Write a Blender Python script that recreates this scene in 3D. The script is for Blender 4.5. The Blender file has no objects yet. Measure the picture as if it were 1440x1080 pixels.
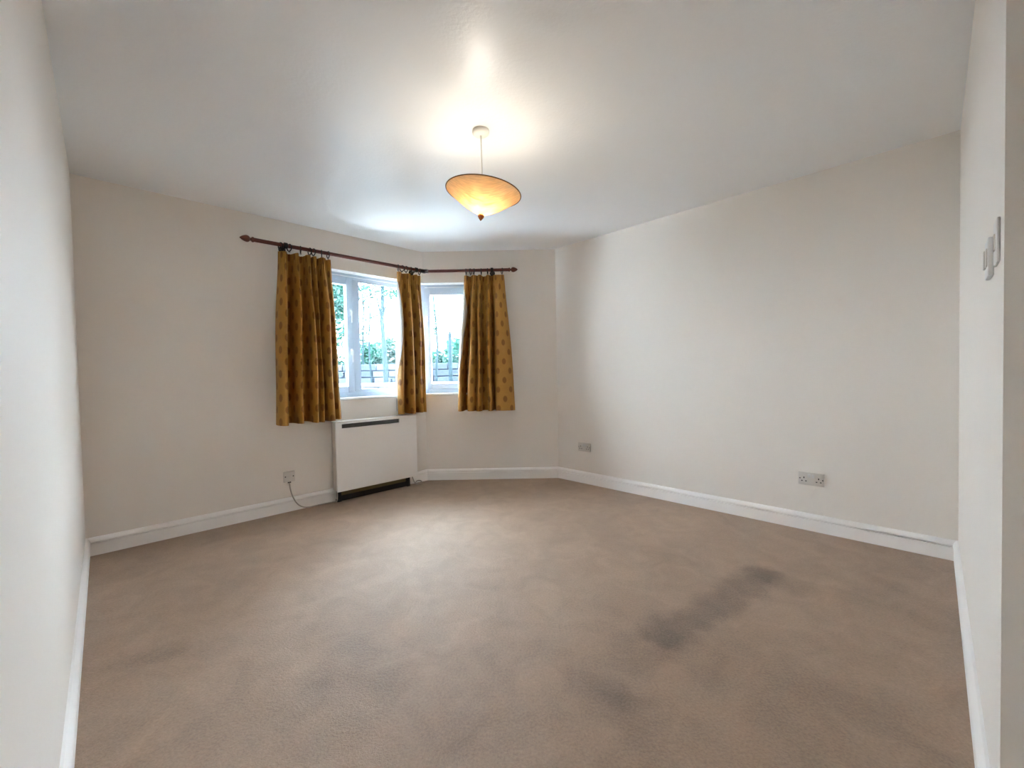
import bpy, bmesh, math, random
from mathutils import Vector, Matrix

random.seed(7)
SC = bpy.context.scene
COL = SC.collection
PI = math.pi

# ------------------------------------------------------------------ camera
CAM_H = 1.1014
F_PX = 583.7
PITCH, ROLL = 0.0232, -0.0195
cam = bpy.data.cameras.new('camera')
cam.sensor_fit = 'HORIZONTAL'
cam.sensor_width = 36.0
cam.lens = 36.0 * F_PX / 1440.0
cam.clip_start = 0.01
cam.clip_end = 300
camo = bpy.data.objects.new('camera', cam)
COL.objects.link(camo)
_f = Vector((0, math.cos(PITCH), -math.sin(PITCH)))
_u = Vector((0, math.sin(PITCH), math.cos(PITCH)))
_r = Vector((1, 0, 0))
_c, _s = math.cos(ROLL), math.sin(ROLL)
_r2 = _r * _c + _u * _s
_u2 = _r * (-_s) + _u * _c
camo.matrix_world = Matrix(((_r2.x, _u2.x, -_f.x, 0), (_r2.y, _u2.y, -_f.y, 0),
                            (_r2.z, _u2.z, -_f.z, CAM_H), (0, 0, 0, 1)))
SC.camera = camo

# ------------------------------------------------------------------ sky, exposure
world = bpy.data.worlds.new('overcast_sky')
SC.world = world
world.use_nodes = True
bg = world.node_tree.nodes['Background']
bg.inputs['Color'].default_value = (0.75, 0.86, 0.99, 1)
bg.inputs['Strength'].default_value = 12.0
SC.view_settings.view_transform = 'Standard'
SC.view_settings.look = 'None'
SC.view_settings.exposure = 2.44
SC.view_settings.gamma = 1.0
SC.view_settings.use_curve_mapping = False
SC.cycles.use_denoising = True
SC.cycles.max_bounces = 14
SC.cycles.diffuse_bounces = 8
SC.cycles.transparent_max_bounces = 16
SC.cycles.sample_clamp_indirect = 8.0
BULB_STRENGTH = 43.0


# ------------------------------------------------------------------ materials
def new_mat(name):
    m = bpy.data.materials.new(name)
    m.use_nodes = True
    nt = m.node_tree
    return m, nt, nt.nodes['Principled BSDF'], nt.nodes['Material Output']


def plain(name, col, rough=0.5, spec=0.5, metal=0.0, bump=0.0, bscale=200.0, var=0.0, vscale=6.0, sheen=0.0):
    m, nt, b, out = new_mat(name)
    b.inputs['Base Color'].default_value = (*col, 1)
    b.inputs['Roughness'].default_value = rough
    b.inputs['Specular IOR Level'].default_value = spec
    b.inputs['Metallic'].default_value = metal
    if sheen:
        b.inputs['Sheen Weight'].default_value = sheen
    tc = nt.nodes.new('ShaderNodeTexCoord')
    if bump:
        n = nt.nodes.new('ShaderNodeTexNoise')
        n.inputs['Scale'].default_value = bscale
        n.inputs['Detail'].default_value = 3
        nt.links.new(tc.outputs['Object'], n.inputs['Vector'])
        bp = nt.nodes.new('ShaderNodeBump')
        bp.inputs['Strength'].default_value = bump
        bp.inputs['Distance'].default_value = 0.002
        nt.links.new(n.outputs['Fac'], bp.inputs['Height'])
        nt.links.new(bp.outputs['Normal'], b.inputs['Normal'])
    if var:
        n = nt.nodes.new('ShaderNodeTexNoise')
        n.inputs['Scale'].default_value = vscale
        n.inputs['Detail'].default_value = 4
        nt.links.new(tc.outputs['Object'], n.inputs['Vector'])
        r = nt.nodes.new('ShaderNodeMapRange')
        r.inputs['From Min'].default_value = 0.25
        r.inputs['From Max'].default_value = 0.75
        r.inputs['To Min'].default_value = 1 - var
        r.inputs['To Max'].default_value = 1 + var
        nt.links.new(n.outputs['Fac'], r.inputs['Value'])
        mx = nt.nodes.new('ShaderNodeVectorMath')
        mx.operation = 'SCALE'
        mx.inputs[0].default_value = col
        nt.links.new(r.outputs['Result'], mx.inputs['Scale'])
        nt.links.new(mx.outputs['Vector'], b.inputs['Base Color'])
    return m


M = {}
M['wall'] = plain('wall_paint', (0.80, 0.745, 0.68), 0.55, 0.35, bump=0.10, bscale=160, var=0.012, vscale=1.5)
M['ceiling'] = plain('ceiling_satin_paint', (0.85, 0.855, 0.86), 0.36, 0.38, bump=0.5, bscale=60)
M['trim'] = plain('gloss_white_trim', (0.90, 0.87, 0.84), 0.32, 0.5)
M['upvc'] = plain('shaded_window_plastic', (0.42, 0.50, 0.60), 0.35, 0.5)  # white plastic, its bluish backlit shade put into the base colour
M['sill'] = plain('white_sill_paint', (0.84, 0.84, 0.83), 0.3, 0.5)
M['handle'] = plain('white_handle_metal', (0.62, 0.64, 0.68), 0.3, 0.5)
M['plate'] = plain('white_accessory_plastic', (0.66, 0.615, 0.56), 0.35, 0.5)
M['plate_bright'] = plain('white_switch_plastic', (0.66, 0.64, 0.62), 0.35, 0.5)
M['slot'] = plain('dark_pin_slot', (0.03, 0.025, 0.02), 0.6)
M['heater'] = plain('heater_enamel', (0.91, 0.89, 0.86), 0.4, 0.45, bump=0.03, bscale=400)
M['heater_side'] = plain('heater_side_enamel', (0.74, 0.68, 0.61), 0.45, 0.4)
M['grille'] = plain('grey_grille', (0.16, 0.155, 0.15), 0.5)
M['black'] = plain('black_foot_and_shade', (0.02, 0.016, 0.015), 0.5)
M['tray'] = plain('olive_brown_tray', (0.13, 0.095, 0.03), 0.5)
M['cable'] = plain('cable_grey', (0.46, 0.41, 0.36), 0.5)
M['rose'] = plain('white_rose_plastic', (0.72, 0.71, 0.67), 0.4)
M['finial_wood'] = plain('turned_wood', (0.15, 0.032, 0.012), 0.35, 0.5, var=0.2, vscale=40)
M['tip_wood'] = plain('light_turned_wood', (0.30, 0.10, 0.022), 0.4, 0.5, var=0.2, vscale=40)
M['iron'] = plain('dark_bracket', (0.02, 0.008, 0.006), 0.45)
M['trunk'] = plain('tree_bark', (0.004, 0.012, 0.015), 0.9, 0.2, var=0.3, vscale=8)
M['paving'] = plain('pale_paving', (0.20, 0.20, 0.19), 0.9, 0.2, var=0.15)
M['coping'] = plain('pale_coping_stone', (0.16, 0.175, 0.19), 0.9, 0.2, var=0.1)
M['mortar'] = plain('mortar', (0.03, 0.036, 0.046), 0.95, 0.1)
M['door'] = plain('white_door_paint', (0.80, 0.78, 0.74), 0.35)
M['brass'] = plain('brass', (0.7, 0.5, 0.2), 0.3, metal=1.0)
for i, c in enumerate([(0.0210, 0.0276, 0.0372), (0.0276, 0.0348, 0.0456), (0.0360, 0.0432, 0.0540)]):
    M['stone%d' % i] = plain('grey_stone_%d' % i, c, 0.95, 0.2, var=0.2, vscale=12, bump=0.6, bscale=30)
for i, c in enumerate([(0.0450, 0.0552, 0.0690), (0.0540, 0.0648, 0.0780), (0.0360, 0.0450, 0.0576)]):
    M['pale_stone%d' % i] = plain('pale_stone_%d' % i, c, 0.95, 0.2, var=0.2, vscale=12, bump=0.6, bscale=30)


def leaf_mat(name, col):
    m, nt, b, out = new_mat(name)
    b.inputs['Base Color'].default_value = (*col, 1)
    b.inputs['Roughness'].default_value = 0.6
    tr = nt.nodes.new('ShaderNodeBsdfTranslucent')
    tr.inputs['Color'].default_value = (col[0] * 1.1, col[1] * 1.15, col[2], 1)
    mx = nt.nodes.new('ShaderNodeMixShader')
    mx.inputs[0].default_value = 0.45
    nt.links.new(b.outputs[0], mx.inputs[1])
    nt.links.new(tr.outputs[0], mx.inputs[2])
    nt.links.new(mx.outputs[0], out.inputs['Surface'])
    return m


M['leaf0'] = leaf_mat('leaf_green', (0.0056, 0.0349, 0.0256))
M['leaf1'] = leaf_mat('leaf_pale_green', (0.0084, 0.0488, 0.0363))
M['leaf2'] = leaf_mat('leaf_dark_green', (0.0037, 0.0232, 0.0195))


def wood_pole():
    m, nt, b, out = new_mat('mahogany_pole')
    tc = nt.nodes.new('ShaderNodeTexCoord')
    mp = nt.nodes.new('ShaderNodeMapping')
    mp.inputs['Scale'].default_value = (3, 60, 60)
    n = nt.nodes.new('ShaderNodeTexNoise')
    n.inputs['Scale'].default_value = 3
    n.inputs['Detail'].default_value = 5
    cr = nt.nodes.new('ShaderNodeValToRGB')
    cr.color_ramp.elements[0].position = 0.3
    cr.color_ramp.elements[0].color = (0.075, 0.011, 0.006, 1)
    cr.color_ramp.elements[1].position = 0.75
    cr.color_ramp.elements[1].color = (0.17, 0.030, 0.014, 1)
    nt.links.new(tc.outputs['Object'], mp.inputs['Vector'])
    nt.links.new(mp.outputs[0], n.inputs['Vector'])
    nt.links.new(n.outputs['Fac'], cr.inputs[0])
    nt.links.new(cr.outputs[0], b.inputs['Base Color'])
    b.inputs['Roughness'].default_value = 0.35
    return m


M['pole'] = wood_pole()


def glass_mat():
    m, nt, b, out = new_mat('window_glass')
    nt.nodes.remove(b)
    t = nt.nodes.new('ShaderNodeBsdfTransparent')
    t.inputs['Color'].default_value = (0.95, 0.98, 0.98, 1)
    g = nt.nodes.new('ShaderNodeBsdfGlossy')
    g.inputs['Roughness'].default_value = 0.02
    fr = nt.nodes.new('ShaderNodeFresnel')
    fr.inputs['IOR'].default_value = 1.25
    mx = nt.nodes.new('ShaderNodeMixShader')
    nt.links.new(fr.outputs[0], mx.inputs[0])
    nt.links.new(t.outputs[0], mx.inputs[1])
    nt.links.new(g.outputs[0], mx.inputs[2])
    nt.links.new(mx.outputs[0], out.inputs['Surface'])
    return m


M['glass'] = glass_mat()


def net_mat():
    m, nt, b, out = new_mat('sheer_net')
    nt.nodes.remove(b)
    t = nt.nodes.new('ShaderNodeBsdfTransparent')
    d = nt.nodes.new('ShaderNodeBsdfDiffuse')
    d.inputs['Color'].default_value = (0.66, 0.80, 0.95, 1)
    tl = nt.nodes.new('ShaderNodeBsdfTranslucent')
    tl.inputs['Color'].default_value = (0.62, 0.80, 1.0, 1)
    m1 = nt.nodes.new('ShaderNodeMixShader')
    m1.inputs[0].default_value = 0.55
    nt.links.new(d.outputs[0], m1.inputs[1])
    nt.links.new(tl.outputs[0], m1.inputs[2])
    mx = nt.nodes.new('ShaderNodeMixShader')
    mx.inputs[0].default_value = 0.012
    nt.links.new(t.outputs[0], mx.inputs[1])
    nt.links.new(m1.outputs[0], mx.inputs[2])
    nt.links.new(mx.outputs[0], out.inputs['Surface'])
    return m


M['net'] = net_mat()


def math_node(nt, op, a, b=None, c=None):
    n = nt.nodes.new('ShaderNodeMath')
    n.operation = op
    for i, x in enumerate((a, b, c)):
        if x is None:
            continue
        if isinstance(x, (int, float)):
            n.inputs[i].default_value = x
        else:
            nt.links.new(x, n.inputs[i])
    return n.outputs[0]


def curtain_mat():
    """gold cloth with staggered rows of brown oval dots; UV = cloth metres"""
    m, nt, b, out = new_mat('gold_dotted_cloth')
    uv = nt.nodes.new('ShaderNodeUVMap')
    uv.uv_map = 'UVMap'
    sep = nt.nodes.new('ShaderNodeSeparateXYZ')
    nt.links.new(uv.outputs[0], sep.inputs[0])
    px, py = 0.072, 0.190
    col = math_node(nt, 'DIVIDE', sep.outputs['X'], px)
    ci = math_node(nt, 'FLOOR', col)
    fx = math_node(nt, 'MULTIPLY', math_node(nt, 'SUBTRACT', math_node(nt, 'FRACT', col), 0.5), px)
    odd = math_node(nt, 'MODULO', ci, 2.0)
    row = math_node(nt, 'ADD', math_node(nt, 'DIVIDE', sep.outputs['Y'], py), math_node(nt, 'MULTIPLY', odd, 0.5))
    fy = math_node(nt, 'MULTIPLY', math_node(nt, 'SUBTRACT', math_node(nt, 'FRACT', row), 0.5), py)
    ex = math_node(nt, 'DIVIDE', fx, 0.0225)
    ey = math_node(nt, 'DIVIDE', fy, 0.031)
    r = math_node(nt, 'SQRT', math_node(nt, 'ADD', math_node(nt, 'MULTIPLY', ex, ex), math_node(nt, 'MULTIPLY', ey, ey)))
    mr = nt.nodes.new('ShaderNodeMapRange')
    mr.inputs['From Min'].default_value = 0.82
    mr.inputs['From Max'].default_value = 1.18
    mr.inputs['To Min'].default_value = 1.0
    mr.inputs['To Max'].default_value = 0.0
    nt.links.new(r, mr.inputs['Value'])
    n = nt.nodes.new('ShaderNodeTexNoise')
    n.inputs['Scale'].default_value = 14
    n.inputs['Detail'].default_value = 4
    nt.links.new(uv.outputs[0], n.inputs['Vector'])
    base = nt.nodes.new('ShaderNodeMix')
    base.data_type = 'RGBA'
    base.inputs['A'].default_value = (0.40, 0.185, 0.026, 1)
    base.inputs['B'].default_value = (0.49, 0.25, 0.048, 1)
    nt.links.new(n.outputs['Fac'], base.inputs['Factor'])
    mix = nt.nodes.new('ShaderNodeMix')
    mix.data_type = 'RGBA'
    nt.links.new(mr.outputs['Result'], mix.inputs['Factor'])
    nt.links.new(base.outputs['Result'], mix.inputs['A'])
    mix.inputs['B'].default_value = (0.245, 0.098, 0.012, 1)
    nt.links.new(mix.outputs['Result'], b.inputs['Base Color'])
    b.inputs['Roughness'].default_value = 0.62
    w = nt.nodes.new('ShaderNodeTexNoise')
    w.inputs['Scale'].default_value = 500
    nt.links.new(uv.outputs[0], w.inputs['Vector'])
    bp = nt.nodes.new('ShaderNodeBump')
    bp.inputs['Strength'].default_value = 0.15
    bp.inputs['Distance'].default_value = 0.001
    nt.links.new(w.outputs['Fac'], bp.inputs['Height'])
    nt.links.new(bp.outputs['Normal'], b.inputs['Normal'])
    return m


M['cloth'] = curtain_mat()
M['lining'] = plain('cream_lining', (0.52, 0.50, 0.47), 0.8, 0.2)


def shade_mat():
    m, nt, b, out = new_mat('linen_shade')
    tc = nt.nodes.new('ShaderNodeTexCoord')
    sums = None
    for rot in (0.5, -0.7):
        mp = nt.nodes.new('ShaderNodeMapping')
        mp.inputs['Rotation'].default_value = (0.3, 0.2, rot)
        mp.inputs['Scale'].default_value = (18, 150, 50)
        n = nt.nodes.new('ShaderNodeTexNoise')
        n.inputs['Scale'].default_value = 1.0
        n.inputs['Detail'].default_value = 2
        nt.links.new(tc.outputs['Object'], mp.inputs['Vector'])
        nt.links.new(mp.outputs[0], n.inputs['Vector'])
        sums = n.outputs['Fac'] if sums is None else math_node(nt, 'ADD', sums, n.outputs['Fac'])
    cr = nt.nodes.new('ShaderNodeValToRGB')
    cr.color_ramp.elements[0].position = 0.42
    cr.color_ramp.elements[0].color = (0.25, 0.110, 0.028, 1)
    cr.color_ramp.elements[1].position = 0.58
    cr.color_ramp.elements[1].color = (0.48, 0.25, 0.085, 1)
    nt.links.new(math_node(nt, 'MULTIPLY', sums, 0.5), cr.inputs[0])
    nt.nodes.remove(b)
    d = nt.nodes.new('ShaderNodeBsdfDiffuse')
    d.inputs['Color'].default_value = (0.78, 0.72, 0.60, 1)
    t = nt.nodes.new('ShaderNodeBsdfTranslucent')
    nt.links.new(cr.outputs[0], t.inputs['Color'])
    mx = nt.nodes.new('ShaderNodeMixShader')
    mx.inputs[0].default_value = 0.50
    nt.links.new(d.outputs[0], mx.inputs[1])
    nt.links.new(t.outputs[0], mx.inputs[2])
    nt.links.new(mx.outputs[0], out.inputs['Surface'])
    return m


M['shade'] = shade_mat()
M['rim'] = plain('brown_rim_binding', (0.13, 0.07, 0.035), 0.7)


def bulb_mat():
    m, nt, b, out = new_mat('lit_bulb')
    b.inputs['Base Color'].default_value = (1, 0.95, 0.85, 1)
    b.inputs['Emission Color'].default_value = (1.0, 0.94, 0.86, 1)
    b.inputs['Emission Strength'].default_value = BULB_STRENGTH
    return m


M['bulb'] = bulb_mat()


def carpet_mat():
    m, nt, b, out = new_mat('beige_carpet')
    tc = nt.nodes.new('ShaderNodeTexCoord')
    P = tc.outputs['Object']

    def noise(scale, detail=4, rough=0.6, dist=0.0):
        n = nt.nodes.new('ShaderNodeTexNoise')
        n.inputs['Scale'].default_value = scale
        n.inputs['Detail'].default_value = detail
        n.inputs['Roughness'].default_value = rough
        n.inputs['Distortion'].default_value = dist
        nt.links.new(P, n.inputs['Vector'])
        return n
    big = noise(1.1, 5, 0.6, 0.6)
    mid = noise(5.5, 5, 0.65, 0.9)
    fine = noise(110, 3, 0.75)
    # wandering of the mark outlines
    wob = noise(6.0, 4, 0.6)
    off = nt.nodes.new('ShaderNodeVectorMath')
    off.operation = 'MULTIPLY_ADD'
    nt.links.new(wob.outputs['Color'], off.inputs[0])
    off.inputs[1].default_value = (0.16, 0.16, 0)
    nt.links.new(P, off.inputs[2])
    sub = nt.nodes.new('ShaderNodeVectorMath')
    sub.operation = 'SUBTRACT'
    nt.links.new(off.outputs[0], sub.inputs[0])
    sub.inputs[1].default_value = (0.08, 0.08, 0)
    Q = nt.nodes.new('ShaderNodeSeparateXYZ')
    nt.links.new(sub.outputs[0], Q.inputs[0])

    def stroke(ax, ay, bx, by, w, amt, soft=0.6):
        dx, dy = bx - ax, by - ay
        L2 = dx * dx + dy * dy
        qx = math_node(nt, 'SUBTRACT', Q.outputs['X'], ax)
        qy = math_node(nt, 'SUBTRACT', Q.outputs['Y'], ay)
        t = math_node(nt, 'DIVIDE', math_node(nt, 'ADD', math_node(nt, 'MULTIPLY', qx, dx), math_node(nt, 'MULTIPLY', qy, dy)), L2)
        n = nt.nodes.new('ShaderNodeClamp')
        nt.links.new(t, n.inputs[0])
        t = n.outputs[0]
        ex = math_node(nt, 'SUBTRACT', qx, math_node(nt, 'MULTIPLY', t, dx))
        ey = math_node(nt, 'SUBTRACT', qy, math_node(nt, 'MULTIPLY', t, dy))
        dist = math_node(nt, 'SQRT', math_node(nt, 'ADD', math_node(nt, 'MULTIPLY', ex, ex), math_node(nt, 'MULTIPLY', ey, ey)))
        mr = nt.nodes.new('ShaderNodeMapRange')
        mr.interpolation_type = 'SMOOTHSTEP'
        mr.inputs['From Min'].default_value = w * (1 - soft)
        mr.inputs['From Max'].default_value = w * (1 + soft)
        mr.inputs['To Min'].default_value = amt
        mr.inputs['To Max'].default_value = 0.0
        nt.links.new(dist, mr.inputs['Value'])
        return mr.outputs['Result']
    total = None
    for s in CARPET_MARKS:
        v = stroke(*s[:5], s[5] * 1.5, s[6])
        total = v if total is None else math_node(nt, 'ADD', total, v)
    val = math_node(nt, 'ADD', math_node(nt, 'MULTIPLY', big.outputs['Fac'], 0.50), 0.73)
    val = math_node(nt, 'ADD', val, math_node(nt, 'MULTIPLY', math_node(nt, 'SUBTRACT', mid.outputs['Fac'], 0.5), 0.62))
    val = math_node(nt, 'ADD', val, math_node(nt, 'MULTIPLY', math_node(nt, 'SUBTRACT', fine.outputs['Fac'], 0.5), 0.85))
    val = math_node(nt, 'SUBTRACT', val, total)
    sc = nt.nodes.new('ShaderNodeVectorMath')
    sc.operation = 'SCALE'
    sc.inputs[0].default_value = (0.345, 0.229, 0.150)
    nt.links.new(val, sc.inputs['Scale'])
    nt.links.new(sc.outputs[0], b.inputs['Base Color'])
    b.inputs['Roughness'].default_value = 0.62
    b.inputs['Specular IOR Level'].default_value = 0.45
    b.inputs['Sheen Weight'].default_value = 0.15
    b.inputs['Sheen Roughness'].default_value = 0.5
    bp = nt.nodes.new('ShaderNodeBump')
    bp.inputs['Strength'].default_value = 0.55
    bp.inputs['Distance'].default_value = 0.006
    nt.links.new(fine.outputs['Fac'], bp.inputs['Height'])
    nt.links.new(bp.outputs['Normal'], b.inputs['Normal'])
    return m


# marks on the carpet pile, metres on the floor: ax, ay, bx, by, half width, depth of tone, softness
CARPET_MARKS = [
    (1.34, 2.22, 0.62, 1.70, 0.085, 0.25, 0.6),
    (1.36, 2.20, 1.42, 2.06, 0.07, 0.12, 0.8),
    (0.56, 1.64, 0.40, 1.56, 0.09, 0.10, 0.9),
    (0.22, 1.48, 0.36, 1.36, 0.05, 0.10, 0.9),
    (0.36, 1.36, 0.37, 1.24, 0.06, 0.13, 0.9),
    (0.05, 1.30, -0.15, 1.24, 0.08, 0.09, 0.9),
    (-1.55, 1.61, -1.40, 1.66, 0.05, 0.11, 0.9),
    (-0.40, 1.45, -0.75, 1.52, 0.05, 0.07, 0.9),
    (0.95, 1.38, 1.15, 1.30, 0.10, 0.08, 0.9),
    (1.75, 1.95, 1.90, 1.70, 0.12, 0.07, 0.9),
]
M['carpet'] = carpet_mat()


# ------------------------------------------------------------------ mesh builder
class MB:
    """collects shapes; mapping turns wall coordinates (s, off, z) or world points into the thing's own space"""

    def __init__(self, base=(0, 0, 0), wall=False):
        self.b, self.wall, self.V, self.F, self.UV = base, wall, [], [], {}

    def p(self, q):
        if self.wall:
            return (q[0] - self.b[0], -(q[1] - self.b[1]), q[2] - self.b[2])
        return (q[0] - self.b[0], q[1] - self.b[1], q[2] - self.b[2])

    def v(self, q):
        self.V.append(self.p(q))
        return len(self.V) - 1

    def hexa(self, c):
        """eight corners: bottom loop of four, then top loop of four"""
        i = [self.v(q) for q in c]
        for f in ((0, 1, 2, 3), (4, 5, 6, 7), (0, 1, 5, 4), (1, 2, 6, 5), (2, 3, 7, 6), (3, 0, 4, 7)):
            self.F.append([i[k] for k in f])
        return self

    def box(self, a, b):
        (x0, y0, z0), (x1, y1, z1) = a, b
        return self.hexa([(x0, y0, z0), (x1, y0, z0), (x1, y1, z0), (x0, y1, z0),
                          (x0, y0, z1), (x1, y0, z1), (x1, y1, z1), (x0, y1, z1)])

    def loft(self, rings, closed=True, caps=True):
        idx = [[self.v(q) for q in r] for r in rings]
        n = len(idx[0])
        for a, b in zip(idx, idx[1:]):
            for k in range(n if closed else n - 1):
                self.F.append([a[k], a[(k + 1) % n], b[(k + 1) % n], b[k]])
        if caps and closed:
            self.F.append(idx[0][::-1])
            self.F.append(idx[-1])
        return self

    def tube(self, path, r, n=10, caps=True):
        path = [Vector(q) for q in path]
        rings = []
        up = Vector((0, 0, 1))
        prev = None
        for i, q in enumerate(path):
            t = (path[min(i + 1, len(path) - 1)] - path[max(i - 1, 0)]).normalized()
            if prev is None:
                a = up if abs(t.dot(up)) < 0.9 else Vector((1, 0, 0))
                x = t.cross(a).normalized()
            else:
                x = (prev - t * prev.dot(t)).normalized()
            prev = x
            y = t.cross(x)
            rr = r[i] if isinstance(r, (list, tuple)) else r
            rings.append([q + (x * math.cos(2 * PI * k / n) + y * math.sin(2 * PI * k / n)) * rr for k in range(n)])
        return self.loft(rings, True, caps)

    def lathe(self, c, axis, prof, n=24, caps=True):
        """prof = (distance along axis, radius)"""
        c, t = Vector(c), Vector(axis).normalized()
        a = Vector((0, 0, 1)) if abs(t.z) < 0.9 else Vector((1, 0, 0))
        x = t.cross(a).normalized()
        y = t.cross(x)
        return self.loft([[c + t * h + (x * math.cos(2 * PI * k / n) + y * math.sin(2 * PI * k / n)) * max(r, 1e-4)
                           for k in range(n)] for h, r in prof], True, caps)

    def ring(self, c, axis, R, r, n=20, m=8):
        c, t = Vector(c), Vector(axis).normalized()
        a = Vector((0, 0, 1)) if abs(t.z) < 0.9 else Vector((1, 0, 0))
        x = t.cross(a).normalized()
        y = t.cross(x)
        idx = []
        for i in range(n):
            u = 2 * PI * i / n
            d = x * math.cos(u) + y * math.sin(u)
            idx.append([self.v(c + d * (R + r * math.cos(2 * PI * j / m)) + t * r * math.sin(2 * PI * j / m)) for j in range(m)])
        for i in range(n):
            for j in range(m):
                self.F.append([idx[i][j], idx[(i + 1) % n][j], idx[(i + 1) % n][(j + 1) % m], idx[i][(j + 1) % m]])
        return self

    def grid(self, fn, nu, nv, uv=None):
        base = len(self.V)
        for j in range(nv + 1):
            for i in range(nu + 1):
                k = self.v(fn(i / nu, j / nv))
                if uv:
                    self.UV[k] = uv(i / nu, j / nv)
        for j in range(nv):
            for i in range(nu):
                a = base + j * (nu + 1) + i
                self.F.append([a, a + 1, a + nu + 2, a + nu + 1])
        return self

    def build(self, name, mat, parent=None, bevel=0.0, segs=2, smooth=True, angle=35, fix=True):
        me = bpy.data.meshes.new(name)
        bm = bmesh.new()
        vs = [bm.verts.new(q) for q in self.V]
        for f in self.F:
            try:
                bm.faces.new([vs[k] for k in f])
            except ValueError:
                pass
        uvl = None
        if self.UV:
            bm.verts.index_update()
            uvl = bm.loops.layers.uv.new('UVMap')
            for f in bm.faces:
                for l in f.loops:
                    l[uvl].uv = self.UV.get(l.vert.index, (0, 0))
        if fix:
            bmesh.ops.recalc_face_normals(bm, faces=bm.faces)
        if bevel:
            es = [e for e in bm.edges if len(e.link_faces) == 2 and e.calc_face_angle(0) > 0.5]
            bmesh.ops.bevel(bm, geom=es, offset=bevel, segments=segs, profile=0.5, affect='EDGES')
        bm.to_mesh(me)
        bm.free()
        if smooth:
            me.polygons.foreach_set('use_smooth', [True] * len(me.polygons))
            me.set_sharp_from_angle(angle=math.radians(angle))
        me.materials.append(mat)
        o = bpy.data.objects.new(name, me)
        COL.objects.link(o)
        if parent:
            o.parent = parent
        return o


def tag(o, label=None, cat=None, group=None, kind=None):
    for k, v in (('label', label), ('category', cat), ('group', group), ('kind', kind)):
        if v:
            o[k] = v
    return o


def empty(name, mat=None, loc=None):
    o = bpy.data.objects.new(name, None)
    o.empty_display_size = 0.1
    COL.objects.link(o)
    if mat is not None:
        o.matrix_world = mat
    if loc is not None:
        o.location = loc
    return o


# ------------------------------------------------------------------ the room in plan
H = 2.4
T = 0.28                                   # wall thickness
PHI = 0.77724
dA = Vector((math.cos(PHI), math.sin(PHI)))      # along the window wall and the right wall
nA = Vector((dA.y, -dA.x))                       # across, towards the camera's corner
cL = Vector((-2.71698, 2.60404))
LEN = {'A': 2.5244, 'B': 1.39476, 'C': 2.8802, 'E': 3.5152, 'D': 3.86184}
cAB = cL + dA * LEN['A']
cBC = Vector((0.47728, 4.36956))
cR = cBC + nA * LEN['C']
cDE = cL + nA * LEN['D']
dB = (cBC - cAB).normalized()
WALL = {'A': (cL, dA), 'B': (cAB, dB), 'C': (cBC, nA), 'E': (cR, -dA), 'D': (cDE, -nA)}
ORDER = ['A', 'B', 'C', 'E', 'D']


def turn(a, b):
    ta, tb = WALL[a][1], WALL[b][1]
    return abs(math.atan2(ta.x * tb.y - ta.y * tb.x, ta.dot(tb)))


K0, K1 = {}, {}
for i, w in enumerate(ORDER):
    K0[w] = math.tan(turn(ORDER[i - 1], w) / 2)
    K1[w] = math.tan(turn(w, ORDER[(i + 1) % 5]) / 2)


def inward(w):
    t = WALL[w][1]
    return Vector((t.y, -t.x))


def pw(w, s, off, z):
    """wall coordinates to world"""
    o, t = WALL[w]
    q = o + t * s + inward(w) * off
    return Vector((q.x, q.y, z))


def wall_frame(w, s, off, z):
    t = WALL[w][1]
    return Matrix.Translation(pw(w, s, off, z)) @ Matrix.Rotation(math.atan2(t.y, t.x), 4, 'Z')


def slab(mb, w, s0, s1, z0, z1, o0, o1, k0=0.0, k1=0.0):
    """block between offsets o0..o1, its ends mitred by k0, k1"""
    a = lambda o: s0 + o * k0
    b = lambda o: s1 - o * k1
    mb.hexa([(a(o0), o0, z0), (b(o0), o0, z0), (b(o1), o1, z0), (a(o1), o1, z0),
             (a(o0), o0, z1), (b(o0), o0, z1), (b(o1), o1, z1), (a(o1), o1, z1)])


# floor and ceiling
poly = [cL, cAB, cBC, cR, cDE]


def room_plate(name, z0, z1, mat, grow):
    mb = MB()
    c = sum(poly, Vector((0, 0))) / 5
    pts = [q + (q - c).normalized() * grow for q in poly]
    mb.loft([[(q.x, q.y, z0) for q in pts], [(q.x, q.y, z1) for q in pts]])
    return tag(mb.build(name, mat, smooth=False), kind='structure')


tag(room_plate('floor', -0.12, 0.0, M['carpet'], 0.32), 'beige brown fitted carpet with darker brushed marks')
tag(room_plate('ceiling', H, H + 0.12, M['ceiling'], 0.30), 'white satin painted ceiling with soft reflections')

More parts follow.
